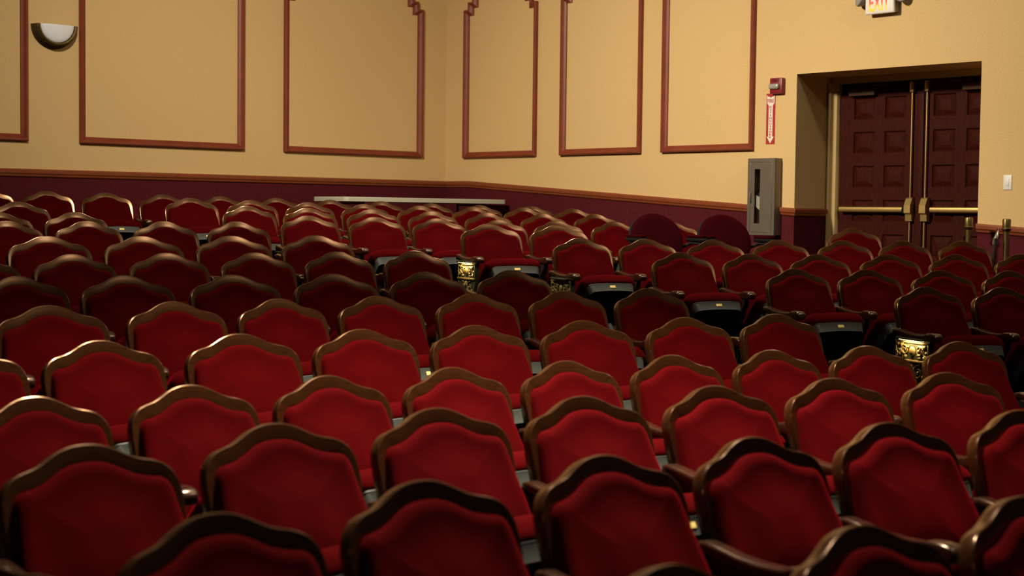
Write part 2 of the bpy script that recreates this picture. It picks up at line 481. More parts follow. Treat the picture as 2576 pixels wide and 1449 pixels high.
# ------------------------------------------------------------------ double doors in the recess
YD = .60
mb = MB()
JP = [(0, 0), (0, -.10), (.022, -.115), (.036, -.10), (.045, -.060), (.075, -.050), (.088, -.020), (.088, .0)]
mb.loft([[(D0 + .001 + s, YD + y, z) for s, y in JP] for z in (-1.1, DT - .06)])
mb.loft([[(D1 - .001 - s, YD + y, z) for s, y in JP] for z in (-1.1, DT - .06)])
mb.box(D0 + .001, D1 - .001, YD - .06, YD, DT - .06, DT - .001)
trim_obj(mb, M['frame'], TR)
mb = MB(); mb.rbox(5.972, 6.046, YD - .015, YD + .04, -1.1, DT - .06, .006)
trim_obj(mb, M['door'], TR)

def door_leaf(idx, x0, x1, hinge_left):
    zt = DT - .062; zb = floor_z(*onR((x0 + x1) / 2, YD, 0)[:2]) + .012
    root = tag(empty('door_%d' % idx, onR(x0, YD, zb), TR), kind='structure')
    Wd = x1 - x0; H = zt - zb
    mb = MB()
    mb.box(0, Wd, .022, .045, 0, H)
    cols = [(.150, .380), (.490, .720)] if hinge_left else [(Wd - .720, Wd - .490), (Wd - .380, Wd - .150)]
    rows = []
    z = H - .14
    while z - .205 > .08:
        rows.append((z - .205, z)); z -= .325
    xs = [0] + [v for c in cols for v in c] + [Wd]
    for a, b in ((xs[0], xs[1]), (xs[2], xs[3]), (xs[4], xs[5])): mb.box(a, b, 0, .022, 0, H)
    for (a, b) in cols:
        zz = H
        for (r0, r1) in rows:
            mb.box(a, b, 0, .022, r1, zz); zz = r0
            c = lambda d, y: [(a + d, y, r0 + d), (b - d, y, r0 + d), (b - d, y, r1 - d), (a + d, y, r1 - d)]
            mb.loft([c(.0, .004), c(.008, .016), c(.014, .021), c(.018, .019), c(.055, .003), c(.060, .002)], cap0=False)
        mb.box(a, b, 0, .022, 0, zz)
    mb.obj('leaf', M['door'], root, smooth=15)
    # push bar
    zb_ = .082 - zb
    lo, hi = (.045, .738) if hinge_left else (.115, .620)
    xm = Wd - .034 if hinge_left else .045
    bar = MB()
    n = 14
    prof_ = [(-.012, -.030), (-.050, -.030), (-.068, -.020), (-.074, 0), (-.068, .020), (-.050, .030), (-.012, .030)]
    bar.loft([[(x, y, zb_ + z) for y, z in prof_] for x in (lo, hi)])
    bo = bar.obj('push_bar', M['brass'], root)
    cap = MB()
    if hinge_left: cap.rbox(hi + .001, hi + .022, -.066, -.001, zb_ - .034, zb_ + .034, .004)
    else: cap.rbox(hi + .001, hi + .025, -.076, -.001, zb_ - .045, zb_ + .04, .004)
    cap.obj('end_cap', M['black'], bo)
    case = MB()
    c2 = [(-.002, -.115), (-.055, -.105), (-.060, -.045), (-.085, -.030), (-.085, .040), (-.050, .105), (-.030, .115), (-.002, .115)]
    case.loft([[(x, y, zb_ + z) for y, z in c2] for x in (xm - .033, xm + .033)])
    case.obj('latch_case', M['brass'], root, smooth=20)
    rod = MB(); xr = xm + (-.004 if hinge_left else -.008)
    rod.tube([(xr, -.028, zb_ + .11), (xr, -.028, H - .10)], .0075, 10)
    rod.tube([(xr, -.028, .03), (xr, -.028, zb_ - .11)], .0075, 10)
    ro = rod.obj('latch_rod', M['brass'], root)
    tl = MB(); tl.rbox(xr - .020, xr + .020, -.050, -.001, H - .118, H - .015, .006)
    tl.obj('top_latch', M['brass'], root)
    cl = MB()
    a, b = (.115, .405) if hinge_left else (Wd - .405, Wd - .115)
    cl.rbox(a, b, -.060, -.001, H - .125, H - .060, .012)
    co = cl.obj('door_closer', M['closer'], root)
    arm = MB(); ax = a + .20 if hinge_left else b - .2
    arm.tube([(ax, -.03, H - .055), (ax, -.03, H - .035), (ax + (.22 if hinge_left else -.22), -.058, H - .030)], .008, 8)
    arm.obj('closer_arm', M['closer'], co)
    return root
door_leaf(1, 5.132, 5.969, True)
door_leaf(2, 6.049, 6.858, False)

# ------------------------------------------------------------------ theatre seat: meshes
ALPHA = math.radians(18)
HALF = [(0, 0), (.028, .0018), (.056, .0085), (.082, .0195), (.106, .033), (.128, .0445), (.150, .0525), (.172, .0585), (.192, .0655),
        (.210, .0765), (.225, .0925), (.236, .113), (.2425, .138), (.2445, .17), (.2435, .22), (.240, .28), (.235, .34), (.229, .40), (.223, .47)]
def catmull(P, n):
    out = []
    for i in range(len(P) - 1):
        p0 = P[max(i - 1, 0)]; p1 = P[i]; p2 = P[i + 1]; p3 = P[min(i + 2, len(P) - 1)]
        for k in range(n):
            t = k / n
            out.append(tuple(.5 * ((2 * p1[j]) + (-p0[j] + p2[j]) * t + (2 * p0[j] - 5 * p1[j] + 4 * p2[j] - p3[j]) * t * t + (-p0[j] + 3 * p1[j] - 3 * p2[j] + p3[j]) * t ** 3) for j in range(len(P[0]))))
    out.append(P[-1])
    return out
half = catmull(HALF, 3)
OUT = [(x, d) for x, d in reversed(half)] + [(-x, d) for x, d in half[1:]]      # right bottom -> crest -> left bottom
def normals(P):
    N = []
    for i in range(len(P)):
        a = P[max(i - 1, 0)]; b = P[min(i + 1, len(P) - 1)]
        t = Vector((b[0] - a[0], b[1] - a[1])).normalized()
        N.append(Vector((t.y, -t.x)) if True else None)
    # make them point inward (towards the middle of the back)
    res = []
    for (x, d), n in zip(P, N):
        if n.x * (0 - x) + n.y * (.25 - d) < 0: n = -n
        res.append(n)
    return res
NRM = normals(OUT)
def inset(k, rim=None):
    L = []
    for (x, d), n in zip(OUT, NRM):
        kk = k if rim is None else k + rim * max(0, n.y) ** 2
        L.append((x + n.x * kk, min(d + n.y * kk, .47)))
    return L
def lift(x, d, dep):
    """back-rest coordinates (across, down from the crest, depth to the rear) -> seat space"""
    dep = dep - .45 * x * x
    y = dep * math.cos(ALPHA) - d * math.sin(ALPHA)
    z = HC - d * math.cos(ALPHA) - dep * math.sin(ALPHA)
    return (x, y, z)
def back_frame_mesh():
    mb = MB()
    seq = [(.010, 0, .044), (.002, 0, .042), (0, 0, .037), (0, 0, .004), (.0012, 0, .001), (.004, 0, -.0005), (.012, .004, .0), (.026, .014, .0), (.0295, .0165, .001), (.031, .018, .008)]
    loops = [[lift(x, d, dep) for x, d in inset(a, b)] for a, b, dep in seq]
    mb.loft(loops, True, True)
    return mb.mesh('back_frame', M['wood'], 24)
def back_cushion_mesh():
    mb = MB(); loops = []
    def lum(d): return -.046 * math.exp(-((d - .44) / .20) ** 2)
    base = None
    def sm(t):
        t = max(0., min(1., t)); return t * t * (3 - 2 * t)
    def wide(x, d): return x * (1 + .17 * sm((d - .12) / .30))      # the cushion covers the side rails lower down
    for a, dep in ((.0300, .006), (.0308, -.005), (.0338, -.013), (.0395, -.0195), (.0485, -.0245), (.060, -.0272)):
        L = inset(a, .0172)
        loops.append([lift(wide(x, d), d, dep + lum(d) * min(1, (a - .030) / .003)) for x, d in L]); base = L
    cx, cd = 0, .27
    def bulge(x, d):
        return .026 * max(0, 1 - (x / .215) ** 2) * (.35 + .65 * sm((d - .05) / .26))
    for s in (.95, .90, .84, .78, .70, .62, .54, .46, .38, .30, .22, .14, .07, .02):
        L = [(cx + (x - cx) * s, cd + (d - cd) * s) for x, d in base]
        loops.append([lift(wide(x, d), d, -.0272 - bulge(x, d) * sm((1 - s) / .80 + .02) + lum(d)) for x, d in L])
    mb.loft(loops, True, True)
    # underside closing strip
    return mb.mesh('back_cushion', M['velvet'], 60)

BETA = math.radians(50)
SU = Vector((0, -math.cos(BETA), math.sin(BETA)))        # towards the front edge of the tipped seat
SN = Vector((0, -math.sin(BETA), -math.cos(BETA)))       # out of the underside
SO = Vector((0, -.395, .420))
def seat_pt(x, u, n): return tuple(SO + Vector((x, 0, 0)) + SU * u + SN * n)
def edge_outline(wf, wm, wr, r, u1, u0):
    """front corners rounded, a little wider towards the rear"""
    P = []
    n = 7
    for i in range(n + 1):
        a = PI / 2 * i / n; P.append((wf - r + r * math.sin(a), u1 - r + r * math.cos(a)))
    P.append((wm, .05)); P.append((wr, u0))
    Q = [(-x, u) for x, u in reversed(P)]
    k = 10
    top = []
    for i in range(1, k):
        x = -(wf - r) + 2 * (wf - r) * i / k
        top.append((x, u1 + .008 * (1 - (x / (wf - r)) ** 2)))
    return P + Q + top
def seat_outline(ins=0.0):
    return edge_outline(.212 - ins, .222 - ins, .218 - ins, .060, .20 - ins, -.15 + ins)
def seat_cushion_mesh():
    mb = MB(); loops = []
    for ins, n in ((.030, .006), (.012, .003), (.003, -.008), (-.002, -.024), (-.002, -.046), (.002, -.066), (.010, -.082), (.024, -.094), (.05, -.103), (.10, -.108)):
        loops.append([seat_pt(x, u, n) for x, u in seat_outline(ins)])
    mb.loft(loops)
    return mb.mesh('seat_cushion', M['velvet'], 60)
def pan_outline(it, iside):
    """outline of the pan: inset it from the front edge, iside from the sides"""
    return edge_outline(.204 - iside, .210 - iside, .206 - iside, .040, .20 - it, -.15)
def seat_pan_mesh():
    mb = MB()
    loops = [[seat_pt(x, u, n) for x, u in pan_outline(*k)] for k, n in (((.012, .014), .000), ((.012, .014), .005), ((.015, .016), .008), ((.034, .026), .058))]
    mb.loft(loops, True, False, 0)
    loops = [[seat_pt(x, u, n) for x, u in pan_outline(*k)] for k, n in (((.034, .026), .058), ((.042, .032), .058), ((.046, .038), .053), ((.10, .07), .053))]
    mb.loft(loops, False, True, 1)
    return mb.mesh('seat_pan', [M['pan'], M['panblack']], 25)
def number_plate_mesh():
    mb = MB()
    a = Vector(seat_pt(0, .208 - .015, .008)); b = Vector(seat_pt(0, .208 - .034, .058))
    e = (b - a).normalized(); nn = Vector((1, 0, 0)).cross(e).normalized()
    if nn.y > 0: nn = -nn
    c = a.lerp(b, .42)
    L = []
    for off, k in ((0.0002, 1), (.0022, 1), (.003, .9)):
        L.append([tuple(c + Vector((sx * .022 * k, 0, 0)) + e * (se * .0095 * k) + nn * off) for sx, se in ((-1, -1), (1, -1), (1, 1), (-1, 1))])
    mb.loft(L)
    return mb.mesh('number_plate', M['plate'], 20)
AX = -.28
AY = -.105                                               # rear end of the arm caps
def armrest_mesh():
    mb = MB(); loops = []
    S = [(.035, .634, .020, .014), (.028, .660, .024, .024), (.0, .664, .025, .032), (-.05, .658, .026, .034), (-.12, .647, .026, .036), (-.20, .642, .027, .038),
         (-.27, .644, .028, .040), (-.305, .649, .028, .044), (-.312, .655, .029, .050), (-.35, .656, .030, .052), (-.385, .653, .030, .050), (-.402, .645, .028, .038), (-.408, .632, .024, .014)]
    for y, zt, hw, th in S:
        y = AY + (y - .035) * .95; zt -= .018
        r = min(.010, th * .4)
        L = []
        for sx, sz in ((1, 1), (-1, 1), (-1, -1), (1, -1)):
            cxx = AX + sx * (hw - r); czz = (zt - r) if sz > 0 else (zt - th + r)
            a0 = {(1, 1): 0, (-1, 1): PI / 2, (-1, -1): PI, (1, -1): 1.5 * PI}[(sx, sz)]
            for i in range(4):
                a = a0 + PI / 2 * i / 3
                L.append((cxx + r * math.cos(a), y, czz + r * math.sin(a)))
        loops.append(L)
    mb.loft(loops)
    return mb
def standard_mb():
    mb = MB()
    P = [(-.125, .605), (-.455, .585), (-.445, .54), (-.38, .43), (-.345, .14), (-.44, .03), (-.44, 0), (-.09, 0), (-.09, .03), (-.21, .14), (-.195, .43), (-.13, .54)]
    mb.prism(P, 'x', AX - .016, AX + .016)
    return mb
PX = AX - .013                                           # outer face of the aisle panel
def end_panel_mb():
    mb = MB()
    P = [(-.025, .622), (-.355, .604), (-.355, .46), (-.335, .40), (-.305, .26), (-.290, .12), (-.33, .05), (-.345, 0), (-.035, 0), (-.05, .05), (-.095, .12), (-.075, .26), (-.045, .40), (-.025, .46)]
    mb.prism(P, 'x', PX, AX + .016)
    return mb
def spiral(cy, cz, r0, turns, a0, sgn, n=26):
    return [(PX - .004, cy + sgn * r0 * (1 - .82 * i / n) * math.cos(a0 + turns * 2 * PI * i / n), cz + r0 * (1 - .82 * i / n) * math.sin(a0 + turns * 2 * PI * i / n)) for i in range(n + 1)]
def scrollwork_mb():
    mb = MB(); yc = -.195
    mb.rbox(PX - .012, PX - .0005, -.352, -.030, .470, .486, .003)
    mb.rbox(PX - .009, PX - .0005, -.352, -.030, .585, .597, .003)
    for y in (-.345, -.105, -.040): mb.rbox(PX - .007, PX - .0005, y - .004, y + .004, .47, .59, .002)
    rnd = random.Random(3)
    mb.ball((PX - .004, yc, .537), (.012, .026, .030), 7)   # frieze: rosette between leaf scrolls
    for sgn in (-1, 1):
        mb.tube(spiral(yc + sgn * .072, .540, .034, 1.5, .4, sgn, 22), [.0065 - .003 * i / 22 for i in range(23)], 6)
        mb.tube(spiral(yc + sgn * .128, .532, .024, 1.4, 2.4, sgn, 18), [.0055 - .002 * i / 18 for i in range(19)], 6)
        for k in range(9):
            mb.ball((PX - .003, yc + sgn * (.030 + .125 * rnd.random()), .497 + .080 * rnd.random()), (.009, .006 + .010 * rnd.random(), .006 + .009 * rnd.random()), 5)
    for sgn in (-1, 1):
        for (dy, cz, r, tn, a0) in ((.060, .415, .045, 1.6, 1.2), (.085, .335, .032, 1.4, 2.6), (.045, .270, .036, 1.5, .6), (.060, .200, .026, 1.3, 2.2), (.030, .145, .022, 1.3, .9)):
            mb.tube(spiral(yc + sgn * dy, cz, r, tn, a0, sgn), [.0062 - .003 * i / 26 for i in range(27)], 6)
            mb.ball((PX - .004, yc + sgn * dy, cz), (.009, .009, .009), 5)
            mb.ball((PX - .003, yc + sgn * (dy + r * .9), cz - r * .7), (.008, .008, .018), 5)
        mb.tube([(PX - .004, yc + sgn * .012, .46), (PX - .005, yc + sgn * .040, .385), (PX - .005, yc + sgn * .010, .315), (PX - .005, yc + sgn * .034, .235), (PX - .005, yc + sgn * .006, .165), (PX - .004, yc, .09)], .005, 6)
        mb.tube([(PX - .003, yc + sgn * .148, .46), (PX - .003, yc + sgn * .135, .39), (PX - .003, yc + sgn * .108, .26), (PX - .003, yc + sgn * .092, .13), (PX - .003, yc + sgn * .130, .05)], .004, 6)
    for cz, h in ((.440, .026), (.360, .034), (.275, .030), (.195, .024), (.120, .020)):
        mb.ball((PX - .004, yc, cz), (.011, .013, h), 7)
        mb.ball((PX - .004, yc - .020, cz - .01), (.008, .010, .016), 5); mb.ball((PX - .004, yc + .020, cz - .01), (.008, .010, .016), 5)
    mb.rbox(PX - .010, PX - .0005, -.325, -.055, .035, .055, .003)
    return mb
def lamp_mb():
    mb = MB(); mb.rbox(PX - .040, PX - .002, -.33, -.08, .606, .616, .003); mb.rbox(PX - .032, PX - .008, -.31, -.10, .6025, .6075, .002, mi=1); return mb

def shifted(mb):
    mb.v = [(x, y - .105, z * .970) for x, y, z in mb.v]
    return mb
ME = {'frame': back_frame_mesh(), 'cushion': back_cushion_mesh(), 'seat': seat_cushion_mesh(), 'pan': seat_pan_mesh(), 'plate': number_plate_mesh()}
for side, mir in (('L', False), ('R', True)):
    ME['arm' + side] = armrest_mesh().mesh('armrest', M['armwood'], 40, mir)
    ME['std' + side] = standard_mb().mesh('standard', M['blackmetal'], 30, mir)
    ME['end' + side] = shifted(end_panel_mb()).mesh('end_panel', M['castiron'], 30, mir)
    ME['scr' + side] = shifted(scrollwork_mb()).mesh('scrollwork', M['gilt'], 40, mir)
    ME['lmp' + side] = shifted(lamp_mb()).mesh('aisle_lamp', [M['castiron'], M['lampglow']], 40, mir)
    ME['lmo' + side] = shifted(lamp_mb()).mesh('aisle_lamp', [M['castiron'], M['lens']], 40, mir)

PARTS = {}
def seat_proto(kind):
    """kind: (left side, right side) each '', 'plain', 'end', 'lit' or 'dim'"""
    if kind in PARTS: return PARTS[kind]
    L = [('back_frame', ME['frame'], []), ('back_cushion', ME['cushion'], []), ('seat_cushion', ME['seat'], []), ('seat_pan', ME['pan'], [('number_plate', ME['plate'])])]
    for s, k in zip('LR', kind):
        if not k: continue
        L.append(('armrest', ME['arm' + s], []))
        if k == 'plain': L.append(('standard', ME['std' + s], []))
        else:
            sub = [('scrollwork', ME['scr' + s])]
            if k == 'lit': sub.append(('aisle_lamp', ME['lmp' + s]))
            else: sub.append(('aisle_lamp', ME['lmo' + s]))
            L.append(('end_panel', ME['end' + s], sub))
    PARTS[kind] = L
    return L
def build_seat(kind, loc, rotz, sx):
    root = empty('theatre_seat', loc, rotz)
    root.scale = (sx, 1, 1)
    for nm, me, sub in seat_proto(kind):
        o = mobj(nm, me, root)
        for n2, m2 in sub: mobj(n2, m2, o)
    return root

# ------------------------------------------------------------------ the rows
ORD = ['first', 'second', 'third', 'fourth', 'fifth', 'sixth', 'seventh', 'eighth', 'ninth', 'tenth', 'eleventh', 'twelfth']
LEFT = 'ZABCDEFGHIJK'
RIGHT = 'PQRSTUXW'
RIGHT_END = {'D', 'E', 'F', 'G', 'H', 'I', 'J', 'K'}
def seat_label(row, i, n):
    if row == 'V':
        pos = 'last seat at the right end' if i == n - 1 else ('seat %s from the left' % ORD[i])
        return 'red velvet %s in the rearmost row before the rear wall' % pos
    if row == 'Y':
        return 'single red velvet seat standing apart just in front of the double doors'
    if row in LEFT:
        k = LEFT.index(row)
        rn = 'frontmost row' if k == 0 else '%s row from the front' % ORD[k]
        if n == 1: return 'only visible red velvet seat of the %s, left block' % rn
        if i == n - 1 and row in RIGHT_END: return 'red velvet seat at the aisle end of the %s, left block' % rn
        return 'red velvet seat, %s from left in the %s, left block' % (ORD[i], rn)
    k = RIGHT.index(row)
    rn = '%s row of the right block' % ORD[k]
    if i == 0:
        return 'red velvet aisle seat with %send panel, %s' % ('lamp-lit gilded ' if row in 'PT' else 'dim ', rn)
    return 'red velvet seat, %s from the aisle in the %s' % (ORD[i], rn)

for names in ORDER:
    for nm in names:
        P = ROWS[nm]; n = len(P)
        gaps = [math.dist(P[i][:2], P[i + 1][:2]) for i in range(n - 1)] or [.56]
        for i, (x, y, z) in enumerate(P):
            th = math.atan2(SCX - x, y - SCY)
            g = gaps[max(0, i - 1):i + 1]
            sx = min(sum(g) / len(g), min(g) + .02, .60) / .56
            left = 'plain'; right = ''
            if nm in RIGHT and i == 0: left = 'lit' if nm in 'PT' else 'end'
            if i == n - 1: right = 'end' if nm in RIGHT_END else 'plain'
            if nm == 'Y': left = right = 'plain'
            fz = floor_z(x, y)
            root = build_seat((left, right), (x, y, fz + ZC), th, sx)
            grp = 'red theatre seats in the rearmost row' if nm == 'V' else ('red theatre seats left of the aisle' if nm in LEFT else 'red theatre seats right of the aisle')
            tag(root, seat_label(nm, i, n), 'seat', None if nm == 'Y' else grp)
            if left == 'lit':
                a = Matrix.Translation((x, y, fz + ZC)) @ Matrix.Rotation(th, 4, 'Z')
                d = bpy.data.lights.new('aisle_light', 'AREA'); d.shape = 'RECTANGLE'; d.size = .16; d.size_y = .010
                d.energy = 1.7; d.color = (1.0, .70, .30)
                o = bpy.data.objects.new('aisle_light', d); COL.objects.link(o)
                p0 = a @ Vector((PX * sx - .024, -.310, .5800)); p1 = a @ Vector((PX * sx + .004, -.310, .48))
                o.matrix_world = Matrix.Translation(p0) @ (a.to_3x3().to_4x4() @ Matrix.Rotation(PI / 2, 4, 'Z') @ Matrix.Rotation(math.radians(0), 4, 'X'))

# ------------------------------------------------------------------ things on the walls
# half-bowl sconce
s = empty('wall_sconce', onL(-4.892, 0, 1.775), TL)
tag(s, 'half bowl wall sconce with bronze band and frosted glass on the rear wall', 'wall lamp')
mb = MB()
mb.lathe([(.225, -.001), (.228, -.012), (.220, -.018), (.224, -.040), (.214, -.048), (.218, -.072), (.207, -.080), (.210, -.104), (.198, -.112), (.190, -.118), (.176, -.116), (.172, -.100), (.180, -.001)], n=36, a0=PI, a1=2 * PI, axis='y')
mb.obj('band', M['bronze'], s, smooth=25)
mb = MB()
G = []
for i in range(10):
    a = PI / 2 * i / 9
    G.append((.172 * math.cos(a) if i < 9 else .0008, -.100 - .045 * math.sin(a)))
mb.lathe(G, n=36, a0=PI, a1=2 * PI, axis='y')
mb.obj('glass_bowl', M['glass'], s, smooth=60)
mb = MB(); mb.rbox(-.10, .10, -.020, -.001, -.150, -.02, .006)
mb.obj('wall_plate', M['bronze'], s)

# exit sign with emergency heads
e = empty('exit_sign', onR(5.985, 0, 1.825), TR)
tag(e, 'lit EXIT sign with two emergency lamp heads above the double doors', 'sign')
mb = MB(); mb.rbox(-.150, .150, -.095, -.060, 0, .215, .014, 3); mb.obj('sign_face', M['white'], e)
mb = MB(); mb.rbox(-.135, .150, -.062, -.001, .008, .207, .008); mb.obj('housing', M['steel'], e)
vs, fs = text_mesh('EXIT', .205, .150, .004)
mb = MB(); mb.add([(x - .002, y - .0945, z + .100) for x, y, z in vs], fs); mb.obj('letters', M['exit'], e, smooth=0)
for sx in (-1, 1):
    mb = MB()
    mb.lathe([(.001, -.045), (.030, -.045), (.040, -.03), (.056, .0), (.060, .018), (.055, .026)], axis='y', n=20)
    R = Matrix.Rotation(sx * .55, 4, 'Z') @ Matrix.Rotation(-.25, 4, 'X')
    mb.v = [tuple((R @ Vector((x, -y, z))) + Vector((sx * .205, -.075, .135))) for x, y, z in mb.v]
    mb.tube([(sx * .140, -.040, .16), (sx * .19, -.045, .145)], .012, 8)
    h = mb.obj('lamp_head', M['steel'], e)
    mb = MB(); mb.lathe([(.001, .032), (.03, .031), (.054, .024)], axis='y', n=20)
    mb.v = [tuple((R @ Vector((x, -y, z))) + Vector((sx * .205, -.075, .135))) for x, y, z in mb.v]
    mb.obj('lens', M['lens'], h)

# fire alarm strobe
a = empty('fire_alarm', onR(4.835, 0, 1.245), TR)
tag(a, 'small red fire alarm strobe on the wall above the extinguisher sign', 'alarm')
mb = MB(); mb.rbox(-.072, .072, -.055, -.001, -.072, .078, .010); mb.obj('body', M['redplastic'], a)
mb = MB(); mb.rbox(-.068, .045, -.085, -.052, -.028, .022, .014, 3); mb.obj('strobe_lens', M['strobe'], a)
mb = MB()
for k in range(4): mb.box(-.04, .04, -.0565, -.0551, .040 + .008 * k, .043 + .008 * k)
mb.obj('sounder_grille', M['black'], a)

# fire extinguisher sign
g = empty('extinguisher_sign', onR(4.745, 0, .94), TR)
tag(g, 'tall red FIRE EXTINGUISHER sign with white down arrow', 'sign')
mb = MB(); mb.box(-.052, .052, -.003, -.0005, -.242, .242); mb.obj('panel', M['signred'], g, smooth=0)
mb = MB()
P = [(-.044, .226), (-.030, .212), (-.014, .212), (0, .200), (.014, .212), (.030, .212), (.044, .226), (.044, .150), (.024, .128), (.024, -.170), (.042, -.170), (0, -.234), (-.042, -.170), (-.024, -.170), (-.024, .128), (-.044, .150)]
mb.prism(P, 'y', -.0050, -.0031); mb.obj('arrow', M['signwhite'], g, smooth=0)
mb = MB()
vs, fs = text_mesh('FIRE', .076, .036, .0015); mb.add([(x, y - .0051, z + .171) for x, y, z in vs], fs)
for k, ch in enumerate('EXTINGUISHER'):
    vs, fs = text_mesh(ch, .026 if ch != 'I' else .008, .0195, .0015)
    mb.add([(x, y - .0051, z + .112 - .0262 * k) for x, y, z in vs], fs)
mb.obj('lettering', M['signred'], g, smooth=0)

# extinguisher cabinet (open front frame, glazed door) and the extinguisher in it
c = empty('extinguisher_cabinet', onR(4.73, 0, -.175), TR)
tag(c, 'grey steel extinguisher cabinet with narrow window, left of the doors', 'cabinet')
cw, ch, cd = .160, .735, .100
mb = MB()
mb.rbox(-cw, cw, -.006, -.001, 0, ch, .001); mb.rbox(-cw, -cw + .012, -cd, -.006, 0, ch, .003); mb.rbox(cw - .012, cw, -cd, -.006, 0, ch, .003)
mb.rbox(-cw + .012, cw - .012, -cd, -.006, 0, .012, .003); mb.rbox(-cw + .012, cw - .012, -cd, -.006, ch - .012, ch, .003)
mb.obj('body', M['steel'], c)
mb = MB(); mb.box(-cw + .013, cw - .013, -.009, -.0065, .013, ch - .013); mb.obj('back_lining', M['darksteel'], c)
mb = MB()
wx0, wx1, wz0, wz1 = -.078, -.012, .112, .632
y0, y1 = -cd - .014, -cd - .0005
for (p0, p1, q0, q1) in ((-cw, wx0, 0, ch), (wx1, cw, 0, ch), (wx0, wx1, 0, wz0), (wx0, wx1, wz1, ch)): mb.box(p0, p1, y0, y1, q0, q1)
d = .030                                                # raised bead around the door face
for (p0, p1, q0, q1) in ((-cw + d, cw - d, d, d + .006), (-cw + d, cw - d, ch - d - .006, ch - d), (-cw + d, -cw + d + .006, d, ch - d), (cw - d - .006, cw - d, d, ch - d)): mb.rbox(p0, p1, y0 - .004, y0 + .001, q0, q1, .001)
dr = mb.obj('door', M['steel'], c)
mb = MB(); mb.box(wx0 + .0005, wx1 - .0005, y0 + .004, y0 + .007, wz0 + .0005, wz1 - .0005); mb.obj('window_pane', M['pane'], dr, smooth=0)
mb = MB(); mb.rbox(-.122, -.112, y0 - .018, y0, .31, .41, .004); mb.obj('handle', M['steel'], dr)
x = empty('fire_extinguisher', onR(4.73, 0, -.175 + .0125), TR)
tag(x, 'fire extinguisher with white label inside the grey cabinet', 'extinguisher')
mb = MB(); mb.lathe([(.001, 0), (.038, 0), (.041, .01), (.041, .34), (.034, .385), (.018, .41), (.014, .43), (.001, .43)], center=(-.045, -.055, 0), n=24)
mb.obj('cylinder', M['blackmetal'], x)
mb = MB(); mb.rbox(-.058, -.030, -.075, -.040, .43, .47, .005); mb.tube([(-.045, -.05, .47), (-.02, -.05, .52), (.03, -.05, .53)], .007, 8); mb.obj('valve', M['black'], x)
mb = MB()
n = 10; L0 = []; L1 = []
for i in range(n + 1):
    a = -PI / 2 - .9 + 1.8 * i / n
    for L, zz in ((L0, .215), (L1, .375)): L.append((-.045 + .0425 * math.cos(a), -.055 + .0425 * math.sin(a), zz - (.0 if L is L0 else .03 * i / n) + (.05 * (1 - i / n) if L is L0 else 0)))
mb.loft([L0, L1], False, False, closed=False); mb.obj('paper_label', M['signwhite'], x)

# light switch
w = empty('light_switch', onR(7.22, 0, .315), TR)
tag(w, 'white light switch plate on the wall right of the doors', 'switch')
mb = MB(); mb.rbox(-.038, .038, -.007, -.0005, -.062, .062, .004); mb.obj('plate', M['white'], w)
mb = MB(); mb.rbox(-.014, .014, -.0105, -.0065, -.030, .030, .002); mb.obj('rocker', M['white'], w)

# ------------------------------------------------------------------ folding table along the rear wall
tx, ty, tw, tl = -1.727, 15.604, .62, 2.20
tz = .158
fzt = [floor_z(tx + math.cos(TL) * k - math.sin(TL) * .3, ty + math.sin(TL) * k + math.cos(TL) * .3) for k in (0.2, 1.2, 2.1)]
base = max(fzt)
t = empty('folding_table', (tx, ty, base + ZC), TL)
tag(t, 'long off-white folding table standing against the rear wall behind the seats', 'table')
h = tz - base
mb = MB()
r = .05; P = []
for (cx_, cy_, a0) in ((tl - r, tw - r, 0), (r, tw - r, PI / 2), (r, r, PI), (tl - r, r, 1.5 * PI)):
    for i in range(7):
        a = a0 + PI / 2 * i / 6; P.append((cx_ + r * math.cos(a), cy_ + r * math.sin(a)))
def ins(k): return [(tl / 2 + (x - tl / 2) * (1 - 2 * k / tl), tw / 2 + (y - tw / 2) * (1 - 2 * k / tw)) for x, y in P]
mb.loft([[(x, y, z) for x, y in ins(k)] for k, z in ((.01, h - .050), (0, h - .046), (0, h - .006), (.006, h))])
mb.obj('tabletop', M['table'], t, smooth=30)
for xx in (.28, tl - .28):
    mb = MB()
    for yy in (.08, tw - .08): mb.tube([(xx, yy, 0.001), (xx, yy, h - .051)], .014, 10)
    mb.tube([(xx, .08, .09), (xx, tw - .08, .09)], .010, 8); mb.tube([(xx, .08, h - .065), (xx, tw - .08, h - .065)], .010, 8)
    mb.obj('leg', M['blackmetal'], t)

